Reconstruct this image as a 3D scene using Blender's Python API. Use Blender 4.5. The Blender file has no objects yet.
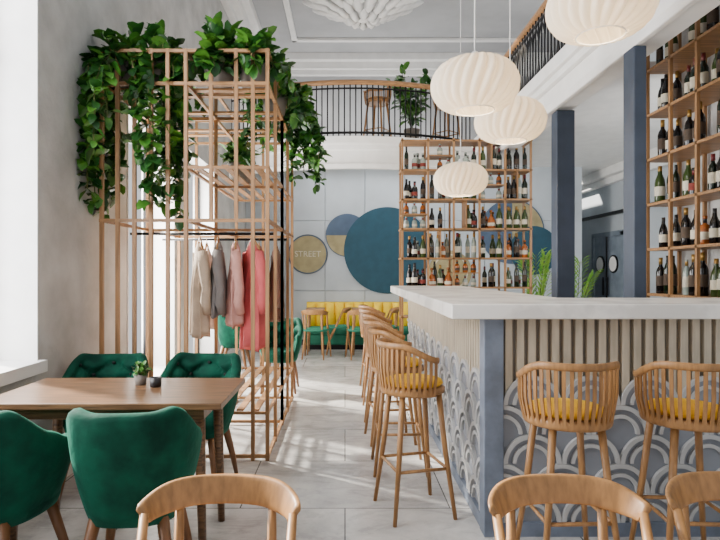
import bpy, math, random
from mathutils import Vector, Matrix
random.seed(7)
C=bpy.context.scene.collection
sin,cos,pi=math.sin,math.cos,math.pi
# ---------------- materials
def lin(c): return tuple((x/255/12.92 if x/255<=.04045 else ((x/255+.055)/1.055)**2.4) for x in c)
def mat(name,rgb,rough=.5,metal=0,var=.12,scale=6,stretch=(1,1,1),bump=0,bscale=40,sheen=0,emit=0,rgb2=None,lo=.35,hi=.65,detail=6,bdist=.01):
    m=bpy.data.materials.new(name); m.use_nodes=True
    nt=m.node_tree; N=nt.nodes; L=nt.links; b=N['Principled BSDF']
    c=lin(rgb)
    tc=N.new('ShaderNodeTexCoord'); mp=N.new('ShaderNodeMapping'); mp.inputs['Scale'].default_value=stretch
    L.new(tc.outputs['Object'],mp.inputs['Vector'])
    nz=N.new('ShaderNodeTexNoise'); nz.inputs['Scale'].default_value=scale; nz.inputs['Detail'].default_value=detail
    L.new(mp.outputs[0],nz.inputs['Vector'])
    r=N.new('ShaderNodeValToRGB')
    c2=lin(rgb2) if rgb2 else tuple(x*(1-var*1.6) for x in c)
    c1=c if rgb2 else tuple(min(1,x*(1+var)) for x in c)
    r.color_ramp.elements[0].position=lo; r.color_ramp.elements[1].position=hi
    r.color_ramp.elements[0].color=(*c2,1); r.color_ramp.elements[1].color=(*c1,1)
    L.new(nz.outputs['Fac'],r.inputs['Fac']); L.new(r.outputs[0],b.inputs['Base Color'])
    b.inputs['Roughness'].default_value=rough; b.inputs['Metallic'].default_value=metal
    if sheen:
        b.inputs['Sheen Weight'].default_value=sheen; b.inputs['Sheen Roughness'].default_value=.4
        b.inputs['Sheen Tint'].default_value=(*[min(1,x*4+.02) for x in c],1)
    if bump:
        n2=N.new('ShaderNodeTexNoise'); n2.inputs['Scale'].default_value=bscale; n2.inputs['Detail'].default_value=5
        L.new(mp.outputs[0],n2.inputs['Vector'])
        bp=N.new('ShaderNodeBump'); bp.inputs['Strength'].default_value=bump; bp.inputs['Distance'].default_value=bdist
        L.new(n2.outputs['Fac'],bp.inputs['Height']); L.new(bp.outputs[0],b.inputs['Normal'])
    if emit:
        b.inputs['Emission Color'].default_value=(*c,1); b.inputs['Emission Strength'].default_value=emit
    return m
WALL=mat('plaster_grey',(192,191,189),.9,var=.16,scale=3.4,bump=.9,bscale=18,detail=14,lo=.28,hi=.72)
WALLB=mat('wall_panel_pale',(182,190,197),.7,var=.06,scale=2)
WHITE=mat('white_paint',(234,233,231),.6,var=.03)
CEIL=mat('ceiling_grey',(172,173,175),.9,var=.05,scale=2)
SLATE=mat('slate_blue_paint',(54,64,80),.55,var=.1,scale=5)
POSTM=mat('blue_grey_stone',(108,118,134),.5,var=.16,scale=9)
OAK=mat('oak_upright',(154,114,74),.5,var=.2,scale=3,stretch=(16,16,1.0))
OAKH=mat('oak_flat',(154,113,72),.45,var=.2,scale=3,stretch=(1.0,16,16))
OAKL=mat('oak_light',(156,112,66),.42,var=.16,scale=5,stretch=(10,10,2))
WALN=mat('table_wood',(108,78,52),.36,var=.38,scale=5,stretch=(1.0,18,18),detail=12)
LEGD=mat('dark_oak_leg',(118,78,46),.45,var=.15,scale=4,stretch=(12,12,1))
GREEN=mat('green_velvet',(1,44,34),.8,sheen=1.0,bump=.8,bscale=8,scale=7,rgb2=(4,74,56),detail=8,bdist=.014)
GREEN.node_tree.nodes['Principled BSDF'].inputs['Specular IOR Level'].default_value=.15
GREENB=mat('green_base_fabric',(24,104,80),.75,var=.1,scale=5,sheen=.3)
YEL=mat('yellow_fabric',(230,168,20),.8,var=.08,scale=8,sheen=.15)
LEMON=mat('lemon_fabric',(252,210,30),.75,var=.06,scale=8,sheen=.15)
MARB=mat('white_stone_top',(230,226,220),.25,var=.08,scale=4,detail=12,lo=.42,hi=.52)
SLAT=mat('pale_slats',(188,176,156),.6,var=.12,scale=4,stretch=(6,6,1))
SCAL=mat('scallop_stone',(182,182,181),.6,var=.05,scale=6)
BACK=mat('relief_backing_grey',(134,138,146),.7,var=.05,scale=3)
SHAD=mat('slat_backing',(134,126,116),.8,var=.08)
BLACK=mat('black_metal',(24,24,26),.4,metal=.6)
BTN=mat('button_dark_green',(1,18,14),.8)
GREY=mat('door_grey',(120,132,144),.5)
DP=mat('door_panel_grey',(150,162,174),.5)
LEAF=mat('leaf_green',(36,94,26),.4,rgb2=(86,140,44),scale=9)
LEAFD=mat('leaf_dark',(14,56,18),.4,rgb2=(36,88,28),scale=9)
PALM=mat('palm_green',(84,150,40),.45,rgb2=(150,190,70),scale=9)
STEM=mat('plant_stem',(84,92,46),.7)
POT=mat('planter_clay',(120,112,104),.8)
GD=mat('glass_dark_green',(16,30,16),.08)
GB=mat('glass_black',(14,11,11),.08)
GA=mat('glass_amber',(150,80,28),.1)
GC=mat('glass_pale',(146,158,150),.08)
GO=mat('glass_olive',(52,68,30),.08)
LAB=mat('paper_label',(206,198,178),.8,var=.14)
LAB2=mat('dark_label',(70,56,44),.8,var=.1)
LAB3=mat('red_label',(120,46,38),.8,var=.1)
CAPR=mat('capsule_red',(104,24,28),.4)
CAPG=mat('capsule_gold',(160,124,62),.35,metal=.6)
CAPB=mat('capsule_black',(24,22,24),.4)
TEAL=mat('disc_teal',(22,68,86),.7,var=.08)
OCH=mat('disc_ochre',(154,142,104),.7,var=.12)
NAVY=mat('disc_slate',(70,88,112),.7,var=.1)
CREAM=mat('disc_cream_line',(206,198,174),.6)
# floor
FLOOR=bpy.data.materials.new('floor_tiles'); FLOOR.use_nodes=True
nt=FLOOR.node_tree;N=nt.nodes;L=nt.links;b=N['Principled BSDF']
tc=N.new('ShaderNodeTexCoord');br=N.new('ShaderNodeTexBrick')
br.inputs['Color1'].default_value=(*lin((212,209,204)),1);br.inputs['Color2'].default_value=(*lin((192,190,187)),1)
br.inputs['Mortar'].default_value=(*lin((96,94,92)),1);br.inputs['Scale'].default_value=1
br.inputs['Mortar Size'].default_value=.004;br.inputs['Brick Width'].default_value=1.2;br.inputs['Row Height'].default_value=.8
L.new(tc.outputs['Object'],br.inputs['Vector'])
def nramp(scale,dist,p0,p1,dark,det=9,st=(1,1,1)):
    mp=N.new('ShaderNodeMapping');mp.inputs['Scale'].default_value=st;L.new(tc.outputs['Object'],mp.inputs[0])
    nz=N.new('ShaderNodeTexNoise');nz.inputs['Scale'].default_value=scale;nz.inputs['Detail'].default_value=det;nz.inputs['Roughness'].default_value=.7;nz.inputs['Distortion'].default_value=dist
    L.new(mp.outputs[0],nz.inputs['Vector'])
    rp=N.new('ShaderNodeValToRGB');rp.color_ramp.elements[0].position=p0;rp.color_ramp.elements[0].color=(dark,dark,dark*1.01,1);rp.color_ramp.elements[1].position=p1;rp.color_ramp.elements[1].color=(1,1,1,1)
    L.new(nz.outputs['Fac'],rp.inputs['Fac']);return rp
def mul(a,b_):
    mx=N.new('ShaderNodeMix');mx.data_type='RGBA';mx.blend_type='MULTIPLY';mx.inputs['Factor'].default_value=.95
    L.new(a,mx.inputs[6]);L.new(b_,mx.inputs[7]);return mx.outputs[2]
o_=mul(br.outputs['Color'],nramp(3.0,.4,.32,.66,.6,12).outputs[0]); o_=mul(o_,nramp(1.6,2.5,.42,.5,.82,12,(1,2.4,1)).outputs[0])
L.new(o_,b.inputs['Base Color'])
b.inputs['Roughness'].default_value=.24
# lamp shade
SHADE=bpy.data.materials.new('lamp_shade_paper');SHADE.use_nodes=True
nt=SHADE.node_tree;N=nt.nodes;L=nt.links;b=N['Principled BSDF']
b.inputs['Base Color'].default_value=(.84,.79,.7,1);b.inputs['Roughness'].default_value=.7
tl=N.new('ShaderNodeBsdfTranslucent');tl.inputs['Color'].default_value=(.9,.8,.62,1)
ms=N.new('ShaderNodeMixShader');ms.inputs[0].default_value=.25
L.new(b.outputs[0],ms.inputs[1]);L.new(tl.outputs[0],ms.inputs[2]);L.new(ms.outputs[0],N['Material Output'].inputs['Surface'])
# ---------------- mesh builder
class MB:
    def __init__(s): s.v=[];s.f=[];s.m=[];s.sm=[]
    def add(s,vs,fs,m=0,sm=False):
        o=len(s.v); s.v+= [tuple(v) for v in vs]
        for f in fs: s.f.append([o+i for i in f]); s.m.append(m); s.sm.append(sm)
    def box(s,x0,x1,y0,y1,z0,z1,m=0):
        s.add([(x0,y0,z0),(x1,y0,z0),(x1,y1,z0),(x0,y1,z0),(x0,y0,z1),(x1,y0,z1),(x1,y1,z1),(x0,y1,z1)],
          [(0,3,2,1),(4,5,6,7),(0,1,5,4),(1,2,6,5),(2,3,7,6),(3,0,4,7)],m); return s
    def loft(s,rings,m=0,sm=True,closed=True,cap=True):
        n=len(rings[0]); vs=[p for r in rings for p in r]; fs=[]
        for i in range(len(rings)-1):
            for j in range(n if closed else n-1):
                k=(j+1)%n; fs.append((i*n+j,i*n+k,(i+1)*n+k,(i+1)*n+j))
        if cap: fs.append(tuple(reversed(range(n)))); fs.append(tuple((len(rings)-1)*n+j for j in range(n)))
        s.add(vs,fs,m,sm); return s
    def tube(s,pts,rad,seg=10,m=0,flat=1.0,sm=True,up=None):
        P=[Vector(p) for p in pts]; R=rad if isinstance(rad,(list,tuple)) else [rad]*len(P)
        rings=[]; u=None
        for i,p in enumerate(P):
            t=(P[min(i+1,len(P)-1)]-P[max(i-1,0)]).normalized()
            if up is not None: a=Vector(up)
            elif u is None: a=Vector((0,0,1)) if abs(t.z)<.9 else Vector((1,0,0))
            else: a=u
            w=t.cross(a).normalized(); u=w.cross(t).normalized()
            rings.append([p+R[i]*(cos(2*pi*k/seg+pi/seg)*w*flat+sin(2*pi*k/seg+pi/seg)*u) for k in range(seg)])
        return s.loft(rings,m,sm)
    def lathe(s,prof,c=(0,0,0),seg=24,m=0,sm=True,cap=True):
        rings=[[(c[0]+r*cos(2*pi*k/seg),c[1]+r*sin(2*pi*k/seg),c[2]+z) for k in range(seg)] for r,z in prof]
        return s.loft(rings,m,sm,cap=cap)
    def build(s,name,mats,parent=None,loc=None,rz=0,bevel=0,**props):
        me=bpy.data.meshes.new(name); me.from_pydata(s.v,[],s.f)
        for mm in mats: me.materials.append(mm)
        me.polygons.foreach_set('material_index',s.m); me.polygons.foreach_set('use_smooth',s.sm); me.update()
        o=bpy.data.objects.new(name,me); C.objects.link(o)
        if parent: o.parent=parent
        if loc: o.location=loc
        o.rotation_euler[2]=rz
        if bevel:
            bv=o.modifiers.new('b','BEVEL'); bv.width=bevel; bv.segments=2; bv.limit_method='ANGLE'
        for k,v in props.items(): o[k]=v
        return o
def struct(mb,name,mats,**k): return mb.build(name,mats,kind='structure',**k)
def root(name,label,cat,loc=(0,0,0),rz=0,group=None):
    o=bpy.data.objects.new(name,None); o.empty_display_size=.1; C.objects.link(o); o.location=loc; o.rotation_euler[2]=rz
    o['label']=label;o['category']=cat
    if group:o['group']=group
    return o
def dup(o,loc=None,rz=None,label=None,parent=None,group=None):
    n=o.copy(); C.objects.link(n)
    if parent: n.parent=parent
    if loc is not None:n.location=loc
    if rz is not None:n.rotation_euler[2]=rz
    if label:n['label']=label
    if group:n['group']=group
    for c in o.children: dup(c,parent=n)
    return n
def sstep(a,b,t):
    t=max(0,min(1,(t-a)/(b-a))); return t*t*(3-2*t)
CH=5.75; FZ=3.30; FT=3.40
# ---------------- shell
struct(MB().box(-2.2,5.3,-1,12.8,-.1,0),'floor',[FLOOR])
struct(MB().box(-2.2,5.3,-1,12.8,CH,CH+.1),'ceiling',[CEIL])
wb=MB()
def strip(y0,y1,holes):
    z=0
    for a,b_ in holes: wb.box(-2.2,-1.85,y0,y1,z,a); z=b_
    wb.box(-2.2,-1.85,y0,y1,z,CH)
wins=[(1.3,3.36,.78,4.7),(4.75,6.05,.3,2.7),(6.6,8.1,.1,2.8)]
y=-1
for a,b_,z0,z1 in wins:
    strip(y,a,[]); strip(a,b_,[(z0,z1)]); y=b_
strip(y,12.8,[])
struct(wb,'wall_left',[WALL])
for i,(a,b_,z0,z1) in enumerate(wins):
    w=MB(); X0,X1=-2.16,-2.1
    w.box(X0,X1,a,a+.06,z0,z1).box(X0,X1,b_-.06,b_,z0,z1).box(X0,X1,a,b_,z0,z0+.06).box(X0,X1,a,b_,z1-.06,z1)
    ym=(a+b_)/2; w.box(X0,X1,ym-.03,ym+.03,z0+.06,z1-.06)
    if i==0:w.box(X0,X1,a,b_,2.6,2.66)
    struct(w,'window_%d'%(i+1),[BLACK if i else WHITE])
    t=MB(); t.box(-2.19,-1.84,b_-.012,b_-.001,z0+.04,z1); t.box(-2.19,-1.84,a+.001,a+.012,z0+.04,z1); t.box(-2.19,-1.8,a-.03,b_+.03,z0-.03,z0+.04)
    struct(t,'trim_%d'%(i+1),[WHITE])
# main back wall with panel seams
bw=MB(); 
bw.box(-1.85,4.27,10.44,10.6,0,FZ)
x=-1.85
while x<4.27:
    x2=min(x+.74,4.27)
    for z0,z1 in ((.0,1.0),(1.008,2.3),(2.308,FZ)): bw.box(x+.005,x2-.005,10.4,10.45,z0,z1)
    x=x2
struct(bw,'wall_back',[WALLB],bevel=.003)
struct(MB().box(4.27,4.4,10.4,12.6,0,FZ),'wall_recess_side',[WALLB])
struct(MB().box(4.27,5.1,12.6,12.8,0,CH),'wall_recess_back',[WALLB])
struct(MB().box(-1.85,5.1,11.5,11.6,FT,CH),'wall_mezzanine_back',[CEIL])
struct(MB().box(5.1,5.3,-1,12.8,0,CH),'wall_right',[WALLB])
struct(MB().box(3.2,3.3,3.2,5.4,0,4.1),'wall_shelf_backing',[WALL])
# mezzanine (bowed front)
def yb(x): return 9.1-.65*max(0,1-((x-.13)/1.98)**2)
NX=40
XS=[-1.85+i*3.97/NX for i in range(NX+1)]
sl=[(x,yb(x)+.1) for x in XS]+[(2.12,9.3),(5.1,9.3),(5.1,11.5),(-1.85,11.5)]
struct(MB().loft([[(a,b_,FZ) for a,b_ in sl],[(a,b_,FT) for a,b_ in sl]],0,False),'trim_mezzanine_slab',[WHITE])
struct(MB().box(2.32,5.1,5.45,9.3,FZ,FT).box(3.31,5.1,-.5,5.45,FZ,FT),'trim_mezzanine_slab_side',[WHITE])
pf=[(.15,2.93),(-.0,2.93),(-.0,2.91),(-.04,2.91),(-.04,2.98),(0,3.0),(0,3.18),(-.04,3.2),(-.04,3.26),(-.1,3.28),(-.1,3.38),(.15,3.42)]
struct(MB().loft([[(x,yb(x)+a,z) for a,z in pf] for x in XS],0,False),'trim_fascia_back',[WHITE])
f=MB().box(2.12,2.32,-.5,9.3,3.0,3.42).box(2.02,2.12,-.5,9.3,3.3,3.44).box(2.06,2.12,-.5,9.3,3.23,3.3).box(2.07,2.12,-.5,9.3,2.97,3.05)
struct(f,'trim_fascia_side',[WHITE],bevel=.01)
# cornices
c=MB().box(-1.85,-1.5,-1,11.5,5.6,CH).box(-1.85,-1.62,-1,11.5,5.46,5.6).box(-1.85,-1.74,-1,11.5,5.36,5.46)
struct(c,'trim_cornice_left',[WHITE],bevel=.015)
c=MB().box(-1.5,5.1,11.2,11.5,5.6,CH).box(-1.62,5.1,11.32,11.5,5.46,5.6).box(-1.7,5.1,11.4,11.5,5.36,5.46)
struct(c,'trim_cornice_back',[WHITE],bevel=.015)
c=MB().box(4.85,5.1,-.5,12.6,3.14,3.30).box(4.97,5.1,-.5,12.6,3.02,3.14)
struct(c,'trim_cornice_right',[WHITE],bevel=.015)
c=MB()
for x0,x1,y0,y1 in ((-1.0,3.6,10.5,10.6),(-1.0,3.6,2.0,2.1),(-1.0,-.9,2.0,10.6),(3.5,3.6,2.0,10.6)): c.box(x0,x1,y0,y1,CH-.06,CH)
struct(c,'trim_ceiling_moulding',[WHITE],bevel=.015)
struct(MB().box(-1.85,4.27,10.37,10.4,0,.1),'baseboard_back',[SLATE])
struct(MB().box(-1.85,-1.83,3.4,10.4,0,.1),'baseboard_left',[WHITE])
# door on right wall
d=MB().box(5.04,5.1,10.15,10.25,0,2.1).box(5.04,5.1,11.35,11.45,0,2.1).box(5.04,5.1,10.15,11.45,2.03,2.12).box(5.06,5.1,10.25,11.35,0,2.03)
d.box(5.03,5.06,10.795,10.805,0,2.03,1)
for a in (10.33,10.87):
    d.box(5.045,5.06,a,a+.4,.2,.85,2)
    n=32; yc=a+.2
    d.loft([[(5.06,yc+.17*cos(2*pi*k/n),1.5+.17*sin(2*pi*k/n)) for k in range(n)],[(5.035,yc+.17*cos(2*pi*k/n),1.5+.17*sin(2*pi*k/n)) for k in range(n)]],1,False)
    d.loft([[(5.036,yc+.14*cos(2*pi*k/n),1.5+.14*sin(2*pi*k/n)) for k in range(n)],[(5.03,yc+.14*cos(2*pi*k/n),1.5+.14*sin(2*pi*k/n)) for k in range(n)]],3,False)
d.box(5.0,5.03,10.7,10.73,.9,1.25,1).box(5.0,5.03,10.87,10.9,.9,1.25,1)
struct(d,'door_1',[GREY,BLACK,DP,WHITE])
# columns
struct(MB().box(2.12,2.30,5.6,5.76,0,2.97),'trim_column',[SLATE],bevel=.008)
struct(MB().box(2.065,2.157,4.0,4.16,0,2.97),'trim_column_near',[SLATE],bevel=.008)
r=root('linear_wall_lamp','slim black linear lamp bar mounted on the pale side wall','lamp',(5.1,10.2,2.45))
MB().box(-.12,-.06,-1.6,1.9,-.03,.03).build('lamp_bar',[BLACK],r)
m=MB(); m.box(-.06,0,-1.3,-1.27,-.02,.02).box(-.06,0,1.5,1.53,-.02,.02); m.build('bracket',[BLACK],r)
# ---------------- railings
def railing(label,path,z0,ornate=False):
    r=root('balcony_railing',label,'railing',(path[0][0],path[0][1],z0),group='balcony railings')
    P=[Vector((a-path[0][0],b_-path[0][1],0)) for a,b_ in path]
    up=lambda z:[p+Vector((0,0,z)) for p in P]
    MB().tube(up(.82),.04,8).build('handrail',[OAKH],r)
    MB().tube(up(.06),.02,6).build('bottom_rail',[BLACK],r)
    MB().tube(up(.73),.014,6).build('upper_rail',[BLACK],r)
    pts=[]
    seg=[(P[i+1]-P[i]).length for i in range(len(P)-1)];T=sum(seg);n=min(99,int(T/(.095 if ornate else .085)))
    for k in range(n+1):
        s_=T*k/n;i=0
        while i<len(seg)-1 and s_>seg[i]: s_-=seg[i];i+=1
        pts.append(P[i].lerp(P[i+1],min(1,s_/seg[i])))
    b0=None
    for p in pts:
        if b0 is None: b0=MB().tube([(0,0,0),(0,0,.8)],.01,6).build('baluster',[BLACK],r); b0.location=p
        else:
            k=b0.copy(); C.objects.link(k); k.parent=r; k.location=p
    if ornate:
        t=MB()
        for i in range(0,len(pts)-4,2):
            a,b_=pts[i],pts[i+4]
            t.tube([a.lerp(b_,.5-.5*cos(pi*q/10))+Vector((0,0,.47+.26*sin(pi*q/10))) for q in range(11)],.01,5)
            t.tube([a.lerp(b_,.5-.5*cos(pi*q/10))+Vector((0,0,.33-.26*sin(pi*q/10))) for q in range(11)],.01,5)
        t.build('arched_tracery',[BLACK],r)
railing('black iron balcony railing with wooden handrail, bowed above the back fascia',[(x,yb(x)+.02) for x in XS[:-1]],3.40)
railing('black iron side gallery railing with arched tracery above the bar',[(2.17,9.15),(2.17,3.4)],3.42,True)
# ---------------- back wall discs
def disc(x,z,r,yy,mt,label,ring=None,half=None,lettering=None):
    n=64; mb=MB()
    mb.loft([[(r*cos(2*pi*k/n),0,r*sin(2*pi*k/n)) for k in range(n)],[(r*cos(2*pi*k/n),-.02,r*sin(2*pi*k/n)) for k in range(n)]],0,False)
    mats=[mt]
    if half:
        rr=r*.96; h=[(rr*cos(half[1]+pi*k/40),-.021,rr*sin(half[1]+pi*k/40)) for k in range(41)]
        mb.loft([h,[(a,b-.006,c) for a,b,c in h]],1,False); mats.append(half[0])
    if ring:
        rr=r*ring[1]; rings=[]
        for k in range(n+1):
            a=2*pi*k/n; rings.append([((rr+dx)*cos(a),dy,(rr+dx)*sin(a)) for dx,dy in ((-.012,-.02),(.012,-.02),(.012,-.03),(-.012,-.03))])
        mb.loft(rings,len(mats),False); mats.append(ring[0])
    o=mb.build('wall_disc',mats,loc=(x,yy,z),label=label,category='wall decoration',group='round wall discs')
    if lettering:
        cu=bpy.data.curves.new('lettering_curve','FONT'); cu.body=lettering; cu.size=.15; cu.align_x='CENTER'; cu.align_y='CENTER'; cu.extrude=.004
        tmpo=bpy.data.objects.new('lettering_source',cu); C.objects.link(tmpo)
        bpy.context.view_layer.update()
        me=bpy.data.meshes.new_from_object(tmpo.evaluated_get(bpy.context.evaluated_depsgraph_get()))
        bpy.data.objects.remove(tmpo); bpy.data.curves.remove(cu)
        me.materials.clear(); me.materials.append(CREAM)
        t=bpy.data.objects.new('lettering',me); C.objects.link(t)
        t.parent=o; t.location=(0,-.025,0); t.rotation_euler=(pi/2,0,0)
disc(-.69,1.68,.37,10.4,OCH,'small tan round wall disc with pale lettering and slate rim',ring=(NAVY,.96),lettering='STREET')
disc(.04,2.03,.4,10.4,NAVY,'two-tone slate and ochre round wall disc',half=(OCH,-pi))
disc(.78,1.75,.8,10.37,TEAL,'large teal round wall disc on pale panels')
disc(1.95,1.35,.4,10.4,OCH,'tan round wall disc behind the bottle shelf',ring=(CREAM,.8))
disc(3.1,2.1,.6,10.4,NAVY,'slate blue round wall disc with ochre half',half=(OCH,-pi/2))
disc(3.5,1.75,.45,10.37,TEAL,'teal round wall disc overlapping a slate disc')
# ---------------- bar
bar=root('bar_counter','white stone topped bar with scalloped stone relief and pale slats','bar counter',(.73,2.87,0))
t=MB(); 
poly=[(-.2,-.09),(2.1,-.09),(2.1,.62),(.6,.62),(.6,3.65),(-.2,3.65)]
t.loft([[(a,b,1.115) for a,b in poly],[(a,b,1.19) for a,b in poly]],0,False); t.build('countertop',[MARB],bar,bevel=.006)
t=MB(); t.box(.03,2.05,.03,.55,0,1.115).box(.03,.5,.55,3.6,0,1.115); t.build('bar_body',[SHAD],bar)
t=MB().box(-.022,.078,-.022,.078,0,1.115); t.build('corner_post',[POSTM],bar,bevel=.004)
R=.15;LOX,HIX=.078,2.05;LOY,HIY=.078,3.6;Z0S=.07;ZS=Z0S+4*R
t=MB().box(LOX,HIX,.008,.03,Z0S,ZS).box(.008,.03,LOY,HIY,Z0S,ZS); t.build('relief_backing',[BACK],bar)
t=MB().box(LOX,HIX,-.016,.03,0,Z0S).box(-.016,.03,LOY,HIY,0,Z0S); t.build('plinth',[POSTM],bar)
s=MB(); x=LOX+.014
while x<HIX-.02: s.box(x,x+.036,.0,.03,ZS,1.114); x+=.06
y=LOY+.014
while y<HIY-.02: s.box(.0,.03,y,y+.036,ZS,1.114); y+=.06
s.build('slat_cladding',[SLAT],bar)
def arch(mb,c,zb,R,T,axis,dep0,dep1,lo,hi,m):
    ang=[pi*k/48 for k in range(49)]
    ok=[a for a in ang if lo-1e-4<=c+R*cos(a)<=hi+1e-4 and lo-1e-4<=c+(R-T)*cos(a)<=hi+1e-4]
    if len(ok)<4: return
    rings=[]
    for a in ok:
        pts=[]
        for rr,dp in ((R,dep0),(R-T,dep0),(R-T,dep1),(R,dep1)):
            u=c+rr*cos(a); z=zb+rr*sin(a); pts.append((u,dp,z) if axis=='x' else (dp,u,z))
        rings.append(pts)
    mb.loft(rings,m,False)
s=MB()
for row in range(5):
    zb=Z0S+row*R; off=0 if row%2==1 else R
    for ax,lo,hi in (('x',LOX,HIX),('y',LOY,HIY)):
        cc=lo+off
        while cc<hi+R:
            arch(s,cc,zb,R-.001,.022,ax,-.012,.009,lo,hi,0)
            arch(s,cc,zb,R-.05,.018,ax,-.009,.009,lo,hi,0)
            if row==4:
                aa=[a for a in [pi*k/24 for k in range(25)] if lo<=cc+R*cos(a)<=hi]
                g=[(cc+R*.98*cos(a),zb+R*.98*sin(a)) for a in aa]
                if len(g)>3:
                    g=[(g[0][0],zb)]+g+[(g[-1][0],zb)]
                    r1=[(u,-.002,z) if ax=='x' else (-.002,u,z) for u,z in g]; r2=[(u,.01,z) if ax=='x' else (.01,u,z) for u,z in g]
                    s.loft([r1,r2],1,False)
            cc+=2*R
s.build('scallop_relief',[SCAL,BACK],bar)
# ---------------- bar stool
def make_stool():
    r=root('bar_stool','oak bar stool with curved slatted back and yellow cushion','stool',group='oak bar stools')
    t=MB().lathe([(.155,.675),(.175,.68),(.175,.705),(.16,.712)],seg=32); t.build('seat',[OAKL],r)
    t=MB().lathe([(.10,.712),(.15,.716),(.165,.728),(.157,.745),(.12,.753),(.04,.757)],seg=32); t.build('cushion',[YEL],r)
    t=MB(); A=math.radians(108); pts=[];lo=[]
    def zt(u): return .95-.075*sstep(.45,1,abs(u))
    for i in range(33):
        u=-1+2*i/32; a=u*A; pts.append((.21*sin(a),-.206*cos(a),zt(u)))
        lo.append((.184*sin(a),-.184*cos(a),.695))
    t.tube(pts,.018,8,0,flat=.55,up=(0,0,1))
    t.tube(lo,.022,8,0,flat=.4,up=(0,0,1))
    n=25
    for i in range(n):
        u=-1+2*(i+.5)/n; a=u*A; rd=Vector((sin(a),-cos(a),0))
        p0=Vector((.186*sin(a),-.186*cos(a),.68)); p1=Vector((.21*sin(a),-.206*cos(a),zt(u))); mid=(p0+p1)/2+rd*.01
        t.tube([p0,mid,p1],[.0052]*3,4,0,flat=2.1,sm=False,up=rd)
    t.build('backrest',[OAKL],r)
    for i,(sx,sy) in enumerate(((1,1),(1,-1),(-1,1),(-1,-1))):
        MB().tube([(sx*.105,sy*.105,.69),(sx*.135,sy*.135,.35),(sx*.175,sy*.175,0)],[.017,.015,.011],8).build('leg',[OAKL],r)
    h=.27;q=.1425
    for p0,p1 in (((q,q),(q,-q)),((q,-q),(-q,-q)),((-q,-q),(-q,q)),((-q,q),(q,q))):
        MB().tube([(p0[0],p0[1],h),(p1[0],p1[1],h)],.009,8).build('footrest',[OAKL],r)
    return r
st=make_stool(); st.location=(.39,3.18,0); st.rotation_euler[2]=-pi/2+.25
for i in range(1,6): dup(st,(.36+.01*(i%2),3.2+.66*i,0),-pi/2+.1*((i%3)-1))
dup(st,(1.005,2.54,0),.03,label='oak bar stool with slatted back turned outward at the bar front')
dup(st,(1.55,2.54,0),-.06,label='oak bar stool with slatted back turned outward at the bar front')
plain=None
for loc,rz in (((.54,9.3,FT),2.6),((1.72,9.5,FT),-2.4)):
    n_=dup(st,loc,rz,label='plain oak bar stool on the balcony behind the railing')
    n_.scale=(1.1,1.1,1.1)
    for c_ in n_.children:
        if c_.name.startswith('cushion'):
            if plain is None: plain=c_.data.copy(); plain.materials[0]=OAKL
            c_.data=plain
# ---------------- green armchair
def pw(v,e): return math.copysign(abs(v)**e,v)
def make_arm():
    r=root('armchair','green velvet tub armchair with tufted inside and oak legs','armchair',group='green velvet armchairs')
    A=math.radians(128); nu=160; rings=[]
    def ro(s): return .175+.078*s**.9+.012*sin(pi*s)
    for i in range(nu+1):
        u=-1+2*i/nu; a=u*A; T=abs(u)
        zt=.805-.17*sstep(.36,.9,T)+.012*sstep(.15,.36,T); zb=.34; ring=[]
        no=9; ni=30
        endf=1-.5*sstep(.93,1,T)
        th=.058*endf
        for k in range(no):
            s_=k/(no-1); ring.append((ro(s_),zb+(zt-.03-zb)*s_))
        for k in range(1,5):
            b_=pi*k/5; ring.append((ro(1)-th/2+th/2*cos(b_),zt-.03+.03*sin(b_)))
        for k in range(ni):
            s_=1-k/(ni-1); z=zb+(zt-.03-zb)*s_
            q=(abs(sin(a*3+z*21))*abs(sin(a*3-z*21)))**.6 if T<.95 else .3
            f_=sstep(0,.12,1-s_)
            ring.append((ro(s_)-th-(.056*q-.026)*f_,z))
        rings.append([(1.03*rr*pw(sin(a),.75),-rr*pw(cos(a),.75),z) for rr,z in ring])
    mb=MB().loft(rings)
    for k in range(-6,30):
        for m_ in range(-30,12):
            a=(k+m_)*pi/6; z=(k-m_)*pi/42
            if abs(a)<1.7 and .50<z<.76:
                s_=(z-.33)/.455; rr=ro(min(1,s_))-.048
                mb.lathe([(.002,-.012),(.010,-.008),(.013,0),(.010,.008),(.002,.012)],(1.03*rr*pw(sin(a),.75),-rr*pw(cos(a),.75),z),8,1)
    mb.build('backrest',[GREEN,BTN],r)
    n=40
    def se(rx,z): return [(rx*1.03*pw(cos(2*pi*k/n),.8),rx*pw(sin(2*pi*k/n),.8)+.02,z) for k in range(n)]
    MB().loft([se(.15,.335),se(.185,.35),se(.195,.38),se(.2,.42),se(.19,.455),se(.15,.47),se(.05,.475)]).build('seat',[GREEN],r)
    for sx in(1,-1):
        for sy in (1,-1):
            MB().tube([(sx*.13,sy*.12,.37),(sx*.17,sy*.17,.15),(sx*.19,sy*.2,0)],[.026,.02,.012],8).build('leg',[LEGD],r)
    return r
ac=make_arm(); ac.location=(-.88,2.38,0); ac.rotation_euler[2]=.08
ac['label']='green velvet tub armchair with its back turned, at the wooden table'
dup(ac,(-1.45,2.36,0),-.22)
dup(ac,(-1.52,3.52,0),pi+.08,label='green velvet armchair with tufted inner back facing outward')
dup(ac,(-.93,3.54,0),pi-.12,label='green velvet armchair with tufted inner back facing outward')
dup(ac,(-.74,6.4,0),pi,label='green velvet armchair beside the far end of the rack')
dup(ac,(-1.5,7.6,0),-pi/2,label='green velvet armchair near the side windows')
tb=root('dining_table','brown oak dining table set between four green armchairs','table',(-1.12,2.84,0))
MB().box(-.56,.56,-.31,.31,.725,.755).build('tabletop',[WALN],tb,bevel=.004)
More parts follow.
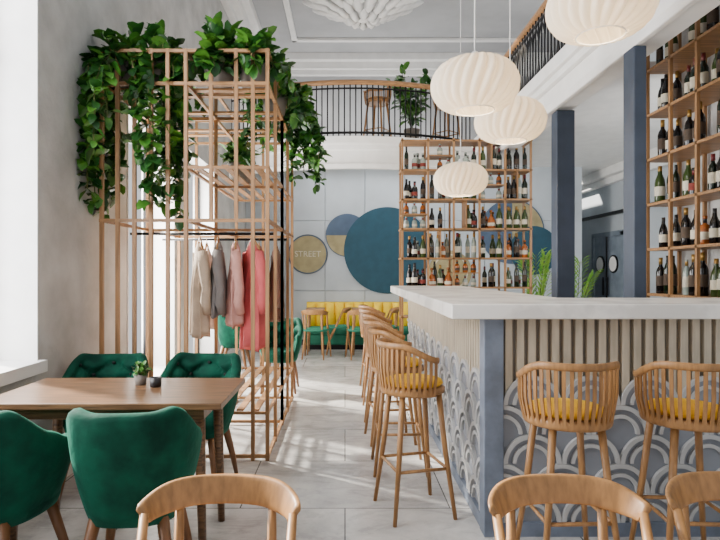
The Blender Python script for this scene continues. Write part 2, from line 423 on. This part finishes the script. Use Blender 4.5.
MB().box(-.46,.46,-.22,.22,.66,.725).build('apron',[WALN],tb)
for sx in(1,-1):
    for sy in(1,-1): MB().tube([(sx*.43,sy*.19,.7),(sx*.45,sy*.2,0)],[.028,.018],8).build('leg',[WALN],tb)
# ---------------- foliage
def leaf(mb,p,d,L,W,m=0):
    d=d.normalized(); up=Vector((0,0,1)); s=d.cross(up)
    if s.length<.1: s=Vector((random.uniform(-1,1),random.uniform(-1,1),0))
    s.normalize(); s=(s+Vector((0,0,random.uniform(-.5,.5)))).normalized(); n=s.cross(d).normalized()
    vs=[p,p+d*L*.18+s*W*.38,p+d*L*.18-s*W*.38,p+d*L*.48+s*W*.5+n*.1*W,p+d*L*.48-n*.12*W,p+d*L*.48-s*W*.5+n*.1*W,p+d*L*.82+s*W*.34-n*.08*L,p+d*L*.82-n*.14*L,p+d*L*.82-s*W*.34-n*.08*L,p+d*L-n*.22*L]
    mb.add(vs,[(0,2,1),(1,2,5,4),(1,4,3),(3,4,7,6),(4,5,8,7),(6,7,9),(7,8,9)],m,True)
def rv(a): return Vector((random.uniform(-a,a),random.uniform(-a,a),random.uniform(-a,a)))
def foliage(loc,label,name,vines,hang,spread,bush=10,L=.12,potr=.12,poth=.16,cat='plant',xmin=None,group='rack plants',dirb=(0,-1),bl=(.15,.35),nl=10,Wf=.68,up=.8,emin=.3):
    r=root(name,label,cat,loc,group=group)
    MB().lathe([(potr*.75,0),(potr,poth),(potr*.9,poth),(potr*.85,poth-.02)],seg=20).build('pot',[POT],r)
    mb=MB()
    for i in range(vines):
        a=random.uniform(0,2*pi); H=random.uniform(.3,1)*hang; sp=random.uniform(.4,1)*spread
        dx,dy=cos(a)+dirb[0]*.8,sin(a)+dirb[1]*.8; q=math.hypot(dx,dy)+.01; dx/=q;dy/=q
        p=Vector((0,0,poth)); path=[p.copy()]
        vel=Vector((dx*.9,dy*.9,up)); tot=0
        while tot<H+sp and len(path)<80:
            if (Vector((p.x,p.y,0)).length<sp): vel+=Vector((0,0,-.22))
            else: vel=vel*.6+Vector((0,0,-.5))
            vel+=rv(.12); 
            stp=vel.normalized()*.045; p=p+stp
            if xmin is not None and loc[0]+p.x<xmin: p.x=xmin-loc[0]
            tot+=.045; path.append(p.copy())
        if len(path)<3: continue
        mb.tube(path,.004,4,1)
        for k in range(2,len(path)):
            for _ in range(2):
                d=rv(1)+Vector((0,-.3,-.3)); 
                if d.length<.2: continue
                s=random.uniform(.6,1.15); leaf(mb,path[k],d,L*s,L*Wf*s,random.choice((0,0,2,2)))
    for i in range(bush):
        a=random.uniform(0,2*pi); e=random.uniform(emin,1.4); ln=random.uniform(*bl)
        d=Vector((cos(a)*cos(e),sin(a)*cos(e),sin(e))); p=Vector((0,0,poth)); path=[p+d*ln*t for t in (0,.5,1)]
        mb.tube(path,.004,4,1)
        for k in range(nl):
            q=path[0].lerp(path[2],.2+.8*k/(nl-1)); dd=d*.6+rv(.9); leaf(mb,q,dd,L*random.uniform(.7,1.2),L*Wf,random.choice((0,0,2)))
    mb.build('foliage',[LEAF,STEM,LEAFD],r)
    return r
# ---------------- rack
RX0,RX1,RY0,RY1,RH=-1.76,-.54,4.0,5.9,2.95
rk=root('slatted_wooden_rack','tall open oak slat rack holding plants and hanging clothes','rack',(RX0,RY0,0))
W=RX1-RX0; D=RY1-RY0
def post(x,y,z0=0,z1=RH,w=.026): MB().box(x-w/2,x+w/2,y-w/2,y+w/2,z0,z1).build('post',[OAK],rk)
for x in (.016,.13,.25,.37,.49,.62,W-.016): post(x,.016)
for x in (.80,.98,1.1): post(x,.016,1.72 if x<1 else 0)
for x in (.016,.62,W-.016): post(x,.95)
for x in (.016,.2,.4,.62,.9,W-.016): post(x,D-.016)
for y in (.47,.95,1.42): post(W-.016,y)
for z in (.03,1.72,2.7,2.935):
    ff=MB()
    for y in (.016,.95,D-.016): ff.box(0,W,y-.012,y+.012,z-.012,z+.012)
    for x in (.016,.62,W-.016): ff.box(x-.012,x+.012,0,D,z-.0121,z+.0121)
    ff.build('rail_frame',[OAKH],rk)
for z in (.34,2.1):
    ff=MB()
    for y in (.016,.95,D-.016): ff.box(.62,W,y-.01,y+.01,z-.01,z+.01)
    for x in (.62,W-.016): ff.box(x-.01,x+.01,0,D,z-.0101,z+.0101)
    for k in range(5): ff.box(.62+.11*k+.03,.62+.11*k+.08,.03,D-.03,z+.0105,z+.022)
    ff.build('shelf',[OAKH],rk)
ff=MB()
for yy in (.06,.2,.34,.8,.98,1.4,1.58): ff.box(.03,W-.03,yy,yy+.06,2.7125,2.728)
ff.build('slatted_shelf',[OAKH],rk)
MB().tube([(.016,.55,1.66),(W-.016,.55,1.66)],.012,8).build('hanging_rod',[BLACK],rk)
MB().tube([(.016,1.35,1.66),(W-.016,1.35,1.66)],.012,8).build('hanging_rod',[BLACK],rk)
PZ=2.729
foliage((-1.62,4.2,PZ),'long leafy green plant cascading down the rack corner','trailing_plant',30,1.15,.40,8,xmin=-1.80,dirb=(-.1,-1))
foliage((-1.38,4.2,PZ),'leafy green plant cascading down the rack front','trailing_plant',8,.35,.2,8,xmin=-1.80)
foliage((-.94,4.2,PZ),'bushy plant on top of the wooden rack','trailing_plant',12,.14,.26,24,bl=(.12,.3))
foliage((-.68,4.2,PZ),'bushy plant on top of the wooden rack','trailing_plant',8,.12,.22,18,bl=(.12,.26))
foliage((-.62,4.92,PZ),'trailing plant spilling over the rack side','trailing_plant',12,.35,.24,14,dirb=(1,0))
foliage((-.62,5.5,PZ),'trailing plant spilling over the rack side','trailing_plant',22,.65,.34,14,dirb=(1,0))
foliage((-1.5,4.92,PZ),'bushy plant on the rack top near the wall','trailing_plant',5,.3,.3,12,xmin=-1.80)
foliage((-.9,4.85,2.122),'small leafy plant on the lower slatted shelf','trailing_plant',3,.1,.2,8,bl=(.1,.2))
# garments
def garment(x,y,mt,label,ln,wd,rz,th=.036):
    h=MB(); h.tube([(0,0,0),(0,.018,.03),(0,0,.052),(0,-.016,.036)],.003,6)
    h.tube([(0,-wd*.85,-.09),(0,-wd*.4,-.035),(0,0,0),(0,wd*.4,-.035),(0,wd*.85,-.09)],.009,8)
    h.build('clothes_hanger',[OAKL],loc=(x,y,1.625),rz=rz,label='wooden hanger on the rack rod',category='hanger',group='clothes hangers')
    r=root('coat',label,'clothing',(x,y,1.6),rz,group='hanging clothes')
    mb=MB(); rings=[]; n=80; ph=random.uniform(0,6)
    for i in range(26):
        t=i/25; z=-.0-ln*t
        a=wd*(.25+.75*sstep(0,.12,t))*(1-.24*sstep(.12,.35,t)+.2*sstep(.4,1,t)); b_=th*(.5+.5*sstep(0,.1,t))*(1+.6*t)
        rings.append([(b_*cos(2*pi*k/n)+.026*sstep(.1,.6,t)*sin(10*sin(2*pi*k/n)+ph+t*1.5),a*sin(2*pi*k/n)*(1+.05*t*sin(7*2*pi*k/n+ph)),z-(.055*abs(sin(2*pi*k/n))**1.5 if t<.1 else .02*sin(3*2*pi*k/n+ph)*t)) for k in range(n)])
    mb.loft(rings).build('body',[mt],r)
    for s in(1,-1):
        MB().tube([(0,s*wd*.8,-.09),(.01,s*wd*.98,-.22),(.03,s*wd*.92,-.38),(.02,s*wd*.96,-.48),(.04,s*wd*.84,-.58)],[.04,.045,.038,.042,.033],12,0).build('sleeve',[mt],r)
cl=[mat('cloth_sand',(184,164,144),.9,bump=.3),mat('cloth_grey',(124,118,116),.9,bump=.3),mat('cloth_rose',(200,92,94),.9,bump=.3),mat('cloth_wine',(146,62,64),.9,bump=.3),mat('cloth_brown',(112,84,72),.9,bump=.3),mat('cloth_blush',(206,154,144),.9,bump=.3),mat('cloth_cream',(206,190,178),.9,bump=.3)]
garment(-1.18,4.55,cl[0],'sand beige wool coat hanging on the rack',.76,.17,.4)
garment(-1.03,4.55,cl[1],'grey jacket hanging on the rack',.6,.15,.15)
garment(-.89,4.55,cl[5],'blush pink jacket hanging on the rack',.68,.16,.2)
garment(-.75,4.55,cl[2],'long rose pink coat hanging on the rack',.86,.17,.5,.045)
garment(-1.32,5.35,cl[6],'pale cream cardigan hanging on the rack',.78,.17,.1)
garment(-.82,5.35,cl[3],'muted red coat hanging on the rack',.72,.17,.2)
garment(-.66,5.35,cl[4],'brown wool coat hanging on the rack',.7,.16,.2)
# ---------------- near wooden chairs
def make_wchair():
    r=root('wooden_chair','light oak chair with curved wraparound top rail','chair',group='light oak chairs')
    t=MB(); A=math.radians(90); rings=[]; rx,ry=.2,.13
    for i in range(49):
        u=-1+2*i/48; a=u*A; hh=.038-.014*sstep(.5,1,abs(u)); th=.009
        zc=.728-.02*sstep(.3,1,abs(u))
        ring=[]
        for k in range(16):
            q=2*pi*k/16; cx=pw(cos(q),.5); cz=pw(sin(q),.5)
            rr=th*cx+.012*cz; e=1 if 0<i<48 else .6
            ring.append(((rx+rr)*sin(a),-(ry+rr)*cos(a)-.08,zc+hh*cz*e))
        rings.append(ring)
    t.loft(rings).build('backrest',[OAKL],r)
    def se(s,z): return [(s*.205*pw(cos(2*pi*k/32),.7),s*.21*pw(sin(2*pi*k/32),.7),z) for k in range(32)]
    MB().loft([se(.95,.43),se(1,.437),se(1,.452),se(.96,.46)],0).build('seat',[OAKL],r)
    for s in (1,-1):
        MB().tube([(s*.197,-.085,.71),(s*.185,.03,.45),(s*.2,.15,.2),(s*.21,.18,0)],[.012,.018,.016,.012],8).build('leg',[OAKL],r)
        MB().tube([(s*.13,-.178,.71),(s*.13,-.155,.45),(s*.15,-.19,.2),(s*.17,-.22,0)],[.012,.016,.016,.012],8).build('leg',[OAKL],r)
    return r
wc=make_wchair(); wc.location=(-.335,1.40,0); wc.rotation_euler[2]=pi
dup(wc,(.60,1.40,0),pi+.03); dup(wc,(1.09,1.42,0),pi-.05)
teal=None
for (x,y,rz) in ((.24,8.78,0.1),(-.46,8.80,-.15),(.68,9.25,pi/2),(-.12,9.3,pi/2)):
    n_=dup(wc,(x,y,0),rz,label='small oak chair with teal seat at a cafe table')
    for c_ in n_.children:
        if c_.name.startswith('seat'):
            if teal is None: teal=c_.data.copy(); teal.materials[0]=GREENB
            c_.data=teal
def make_ctable():
    r=root('cafe_table','small oak cafe table by the yellow bench','table',group='cafe tables')
    MB().box(-.15,.15,-.22,.22,.72,.75).build('tabletop',[OAKH],r,bevel=.004)
    for sx in(1,-1):
        for sy in(1,-1): MB().tube([(sx*.1,sy*.16,.72),(sx*.12,sy*.19,0)],[.02,.013],8).build('leg',[OAKH],r)
    return r
ct=make_ctable(); ct.location=(.26,9.3,0); dup(ct,(-.49,9.3,0),0)
dup(ct,(-1.0,7.6,0),0,label='small oak cafe table near the side windows')
# ---------------- bench
bn=root('banquette_bench','yellow channel-tufted banquette with green base along the back wall','bench',(-.7,9.75,0))
LN=2.6
MB().box(0,LN,.0,.6,.0,.08).build('plinth',[BLACK],bn)
MB().box(0,LN,.0,.42,.08,.26).build('base',[GREENB],bn,bevel=.02)
MB().box(0,LN,-.03,.44,.26,.37).build('seat',[GREENB],bn,bevel=.04)
t=MB(); n=15; w=LN/n
for i in range(n):
    ring=[]
    for z,b_ in ((.34,.02),(.38,.09),(.6,.13),(.73,.12),(.79,.06),(.80,.01)):
        ring.append([(i*w+w/2+w/2*cos(pi*k/8)*1.0,.5-b_*sin(pi*k/8)-.01,z) for k in range(9)]+[(i*w,.6,z),(i*w+w,.6,z)])
    t.loft(ring)
t.build('backrest',[LEMON],bn)
# ---------------- shelves & bottles
def prof(t):
    if t==0: return [(.034,0),(.037,.006),(.037,.19),(.03,.215),(.016,.24),(.0145,.3),(.0155,.302),(.0155,.312)],.315
    if t==1: return [(.036,0),(.04,.006),(.039,.16),(.034,.19),(.018,.235),(.0145,.285),(.0155,.29),(.0155,.3)],.3
    if t==2: return [(.04,0),(.043,.008),(.043,.13),(.036,.16),(.016,.175),(.014,.215),(.018,.216),(.018,.24)],.24
    if t==4: return [(.03,0),(.036,.01),(.036,.08),(.03,.1),(.012,.12),(.012,.14),(.016,.142),(.016,.16)],.16
    if t==5: return [(.045,0),(.052,.02),(.05,.1),(.03,.15),(.015,.17),(.013,.22),(.02,.222),(.02,.25)],.25
    return [(.03,0),(.032,.005),(.032,.21),(.024,.24),(.013,.27),(.012,.31),(.014,.312),(.014,.33)],.33
BT=[(0,GD,LAB,CAPR),(1,GB,LAB,CAPB),(0,GB,LAB2,CAPG),(2,GA,LAB,CAPB),(3,GC,LAB,CAPG),(1,GO,LAB,CAPG),(3,GD,LAB2,CAPB),(4,GA,LAB2,CAPB),(2,GC,LAB3,CAPB),(5,GA,LAB,CAPG),(5,GC,LAB,CAPR),(4,GC,LAB,CAPR),(2,GB,LAB3,CAPR)]
LBL=['dark green wine bottle with cream label and red capsule','black wine bottle with cream label and black capsule','black wine bottle with dark label and gold capsule','amber spirit bottle with cream label','tall pale glass bottle with cream label and gold cap','olive wine bottle with cream label and gold capsule','slim green bottle with dark label','short amber glass flask with dark label','squat pale glass bottle with red label','round amber brandy decanter with cream label','round clear decanter with cream label and red stopper','short clear glass flask with cream label','squat black spirit bottle with red label']
NB=len(BT)
def make_small(i):
    t_,g,l,cp=BT[i]; P,h=prof(t_); rr=max(P[1][0],P[2][0]); z1=P[2][1]
    mb=MB().lathe(P,seg=14); mb.lathe([(rr+.0006,z1*.35),(rr+.0006,z1*.75)],seg=14,m=1,cap=False)
    neck=P[5][0]; mb.lathe([(neck+.003,h-.05),(neck+.003,h),(.004,h+.001)],seg=10,m=2)
    return mb.build('bottle',[g,l,cp])
def make_big(i):
    t_,g,l,cp=BT[i]; P,h=prof(t_); rr=max(P[1][0],P[2][0]); z1=P[2][1]; neck=P[5][0]
    o=MB().lathe(P,seg=24).build('bottle',[g])
    MB().lathe([(rr+.0008,z1*.35),(rr+.0008,z1*.82)],seg=24,cap=False).build('paper_label',[l],o)
    MB().lathe([(neck+.002,h-.06),(neck+.002,h),(.004,h+.001)],seg=14).build('capsule',[cp],o)
    return o
tmp={}
def bottle(kind,i,loc,grp):
    k=(kind,i)
    if k not in tmp: tmp[k]=o=(make_small if kind=='s' else make_big)(i)
    else: o=dup(tmp[k])
    o.location=loc; o.rotation_euler[2]=random.uniform(0,6); s_=random.uniform(.84,1.04)*(1.1 if kind=='b' else 1.03); 
    if i in (7,11) : s_=1
    o.scale=(s_,s_,s_)
    o['label']=LBL[i];o['category']='bottle';o['group']=grp
# centre shelf
sx0,sx1,sy0=.76,2.46,7.4
sh=root('bottle_shelf','open oak grid shelf filled with wine and spirit bottles','shelf',(sx0,sy0,0))
SW=sx1-sx0; cols=5; rows=[1.14,1.53,1.92,2.31,2.70,3.09]
for i in range(cols+1):
    x=SW*i/cols
    for yy in (0,.30): MB().box(x-.013,x+.013,yy,yy+.026,0,3.12).build('post',[OAK],sh)
for z in rows+[.75]: MB().box(-.02,SW+.02,0,.33,z-.011,z+.011).build('shelf_board',[OAKH],sh)
hs={(0,2),(2,0),(3,3),(1,4)}
for (ci,ri) in sorted(hs):
    MB().box(SW*ci/cols,SW*(ci+1)/cols,.02,.3,rows[ri]+.19,rows[ri]+.205).build('half_shelf',[OAKH],sh)
for (ci,ri) in ((1,1),(4,3),(3,4),(2,2)):
    xx=SW*(ci+.5)/cols; MB().box(xx-.007,xx+.007,.02,.3,rows[ri]+.012,rows[ri+1]-.012).build('divider',[OAK],sh)
G='bottles on the centre oak shelf'
for ri,z in enumerate(rows[:-1]):
    for ci in range(cols):
        x0=sx0+SW*ci/cols+.06; cw=SW/cols-.12; kind=random.choice((0,1,2,3,5,6,8,9,12,4))
        if (ci,ri) in hs:
            for zz in (z+.012,z+.205):
                for k in range(3):
                    if random.random()<.9: bottle('s',random.choice((7,11)),(x0+cw*k/2,sy0+.1,zz),G)
            continue
        dv=(ci,ri) in ((1,1),(4,3),(3,4),(2,2))
        for back in (0,1):
            if dv: xx=[x0,x0+cw] if back else [x0+.0,x0+.075,x0+cw-.075,x0+cw]
            else: xx=[x0+cw*k/2 for k in range(3)] if not back else [x0+cw*.25,x0+cw*.75]
            for q in xx:
                if random.random()<(.14 if not back else .2): continue
                kk=kind if random.random()<.5 else random.choice((0,1,2,0,1,2,3,5,6,6,12,8,4))
                if dv and kk in (9,10): kk=0
                bottle('s',kk,(q,sy0+.08+.125*back,z+.011),G)
# right shelf
yr0,yr1=3.8,5.3
sh=root('bottle_shelf','tall oak grid shelf of wine bottles against the side wall','shelf',(2.85,yr0,0))
rows=[1.14,1.56,1.98,2.40,2.82,3.24,3.66]; cols=4; SW=yr1-yr0
for i in range(cols+1):
    y=SW*i/cols
    for xx in (0,.30): MB().box(xx,xx+.028,y-.014,y+.014,0,3.75).build('post',[OAK],sh)
for z in rows+[.75]: MB().box(0,.33,-.02,SW+.02,z-.012,z+.012).build('shelf_board',[OAKH],sh)
G='bottles on the tall side shelf'
for ri,z in enumerate(rows[:-1]):
    for ci in range(cols):
        kind=random.choice((0,1,2,5,6))
        for k in range(3):
            if random.random()<.1: continue
            kk=kind if random.random()<.5 else random.choice((0,1,2,5,6,2,12,4,3))
            bottle('b',kk,(2.85+random.uniform(.08,.13),yr0+SW*ci/cols+.08+.105*k,z+.012),G)
# ---------------- pendants
BULB=mat('bulb_glow',(255,226,180),.5,emit=8)
def make_pendant():
    r=root('pendant_lamp','white pleated bubble pendant lamp hanging over the bar','lamp',group='bubble pendant lamps')
    R=.29; H=.17; NR=24; seg=NR*10; rings=[]; nv=24
    for i in range(nv+1):
        ph=-1.25+2.5*i/nv
        rr=R*cos(ph)**.62; z=H*sin(ph)/sin(1.25)
        rg=[]
        for k in range(seg):
            a=2*pi*k/seg+.2*sin(ph); q=rr*(.89+.14*abs(sin(NR*pi*k/seg))**.8); rg.append((q*cos(a),q*sin(a),z))
        rings.append(rg)
    MB().loft(rings,cap=False).build('lamp_shade',[SHADE],r)
    rb=R*cos(1.25)**.62*.93
    t=MB(); t.tube([(rb*cos(2*pi*k/32),rb*sin(2*pi*k/32),-H) for k in range(33)],.004,6)
    t.build('bottom_ring',[WHITE],r)
    MB().lathe([(rb,H-.004),(rb*.9,H+.012),(.03,H+.02),(.02,H+.06)],seg=32).build('cap',[WHITE],r)
    MB().lathe([(.01,-.05),(.035,-.03),(.045,0),(.035,.03),(.015,.06),(.012,.18)],seg=16).build('bulb',[BULB],r)
    return r
def cord(r,z):
    MB().tube([(0,0,.21),(0,0,CH-z-.03)],.005,6).build('cord',[WHITE],r)
    MB().lathe([(.05,CH-z-.035),(.055,CH-z-.03),(.055,CH-z)],seg=20).build('canopy',[WHITE],r)
base=make_pendant()
pos=[(.885,3.82,2.62),(1.46,3.2,2.87),(1.40,4.75,2.63),(1.28,6.2,2.37)]
ps=[base]+[dup(base) for _ in range(3)]
for o,p in zip(ps,pos):
    o.location=p; cord(o,p[2])
    l=bpy.data.lights.new('pendant_light','POINT'); l.energy=9; l.color=(1,.76,.48); l.shadow_soft_size=.06
    lo=bpy.data.objects.new('pendant_light',l); C.objects.link(lo); lo.location=(p[0],p[1],p[2]-.1)
# chandelier
ch=root('petal_chandelier','large white rosette ceiling light of layered petals','chandelier',(.28,8.5,5.3))
for ti,(R,n,z,rise) in enumerate(((1.0,20,.18,.1),(.82,18,.10,.1),(.64,15,.02,.1),(.46,12,-.06,.1),(.28,8,-.13,.06))):
    t=MB()
    for k in range(n):
        a=2*pi*(k+.5*(ti%2))/n; d=Vector((cos(a),sin(a),0)); s=Vector((-sin(a),cos(a),0))
        r0=R*.25; w=2*pi*R/n*.84; L_=R-r0; rg=[]
        for tt,ww in ((0,.25),(.25,.6),(.5,.88),(.7,1),(.85,.86),(.95,.5),(1,.1)):
            p=d*(r0+L_*tt)+Vector((0,0,z-.08*sin(pi*tt)+rise*tt*tt)); rg.append([p-s*w*ww*.5+Vector((0,0,.05*ww)),p+Vector((0,0,-.02*ww)),p+s*w*ww*.5+Vector((0,0,.05*ww)),p+Vector((0,0,-.012*ww))])
        t.loft(rg)
    t.build('petal_tier',[WHITE],ch)
MB().lathe([(.06,-.15),(.1,-.12),(.1,.2),(.04,.24),(.04,.45)],seg=24).build('stem',[WHITE],ch)
# ---------------- small things
sp=foliage((-1.08,2.96,.755),'tiny leafy plant in a small grey pot on the table','potted_plant',0,.1,.1,22,L=.028,potr=.035,poth=.055,group='table plant',bl=(.03,.06),nl=5)
MB().lathe([(.02,0),(.028,.004),(.03,.05),(.026,.05),(.024,.01)],seg=20).build('candle_cup',[CAPB],loc=(-.98,2.9,.755),label='small dark glass candle cup on the table',category='candle')
foliage((1.15,9.65,FT),'tall leafy plant on the balcony','potted_plant',0,.4,.35,16,L=.19,group='balcony plant',potr=.14,poth=.4,bl=(.5,1.1),nl=12,Wf=.5,emin=1.05)
def palm(loc,label,H=1.2,n=9,sp=.8):
    r=root('potted_palm',label,'plant',loc,group='potted palms')
    MB().lathe([(.13,0),(.17,.35),(.15,.35),(.14,.32)],seg=20).build('pot',[POT],r)
    mb=MB()
    for i in range(n):
        a=2*pi*i/n+random.uniform(-.2,.2); e=random.uniform(.95,1.45); pts=[]
        for k in range(9):
            t=k/8; rr=sp*t*cos(e); pts.append(Vector((rr*cos(a),rr*sin(a),.33+H*(t*sin(e)-.3*t*t))))
        mb.tube(pts,.006,4,1)
        for k in range(4,9):
            dr=(pts[k]-pts[k-1]).normalized(); sd=Vector((-sin(a),cos(a),0))
            for s in(1,-1):
                for o_ in (0,.5): leaf(mb,pts[k-1].lerp(pts[k],o_),dr*.8+sd*s*.55,.22,.03)
    mb.build('fronds',[PALM,STEM],r)
palm((2.85,8.35,0),'potted palm with feathery green fronds beside the shelf',1.85,7)
palm((3.8,9.2,0),'potted palm with feathery green fronds near the corridor',1.75,4,.6)
# ---------------- lights
w=bpy.data.worlds.new('W'); bpy.context.scene.world=w; w.use_nodes=True
w.node_tree.nodes['Background'].inputs[0].default_value=(.94,.97,1,1); w.node_tree.nodes['Background'].inputs[1].default_value=.9
def area(name,loc,rot,sx,sy,e,col=(1,1,1)):
    l=bpy.data.lights.new(name,'AREA'); l.shape='RECTANGLE'; l.size=sx; l.size_y=sy; l.energy=e; l.color=col
    o=bpy.data.objects.new(name,l); C.objects.link(o); o.location=loc; o.rotation_euler=rot
area('window_light',(-2.3,2.33,2.7),(0,-pi/2,0),3.8,2.0,290,(.98,.98,1))
area('window_light',(-2.3,5.4,1.6),(0,-pi/2,0),2.1,1.2,230,(1,.97,.92))
area('window_light',(-2.3,7.3,1.6),(0,-pi/2,0),2.1,1.4,250,(1,.97,.92))
area('ceiling_fill',(.6,6.5,5.6),(0,0,0),3,6,36)  # added downward fill under the ceiling, no such fixture in the room
area('gallery_fill',(4.0,6,3.6),(pi,0,0),1.2,6,72,(1,.98,.96))  # added fill aimed up to brighten the ceiling, not a gallery fixture
area('balcony_fill',(.5,10.9,3.6),(pi,0,0),4,.5,44,(1,.98,.96))  # added upward fill for the upper back wall, no lamp stands there
area('gallery_fill',(-.3,10.6,5.2),(0,0,0),3,.8,24,(1,.98,.96))  # fill facing down over the balcony, no fixture modelled
area('corridor_fill',(4.2,4.9,2.2),(math.radians(80),0,0),1.2,1.6,70)  # added fill brightening the dark space behind the columns, kept out of view
area('bench_light',(.5,9.9,3.2),(0,0,0),3,.5,20)
area('shelf_light',(1.6,6.9,4.2),(math.radians(35),0,0),2,.4,22,(1,.85,.65))
s=bpy.data.lights.new('sun','SUN'); s.energy=20; s.angle=.06; s.color=(1,.93,.82)
so=bpy.data.objects.new('sun',s); C.objects.link(so); so.rotation_euler=Vector((1,-.62,-.85)).to_track_quat('-Z','Y').to_euler()
# ---------------- camera
cd=bpy.data.cameras.new('camera'); cd.sensor_width=36; cd.lens=28; cd.shift_x=15/720; cd.shift_y=2/720; cd.clip_start=.05
co=bpy.data.objects.new('camera',cd); C.objects.link(co); co.location=(0,0,1.35); co.rotation_euler=(pi/2,0,0)
bpy.context.scene.camera=co
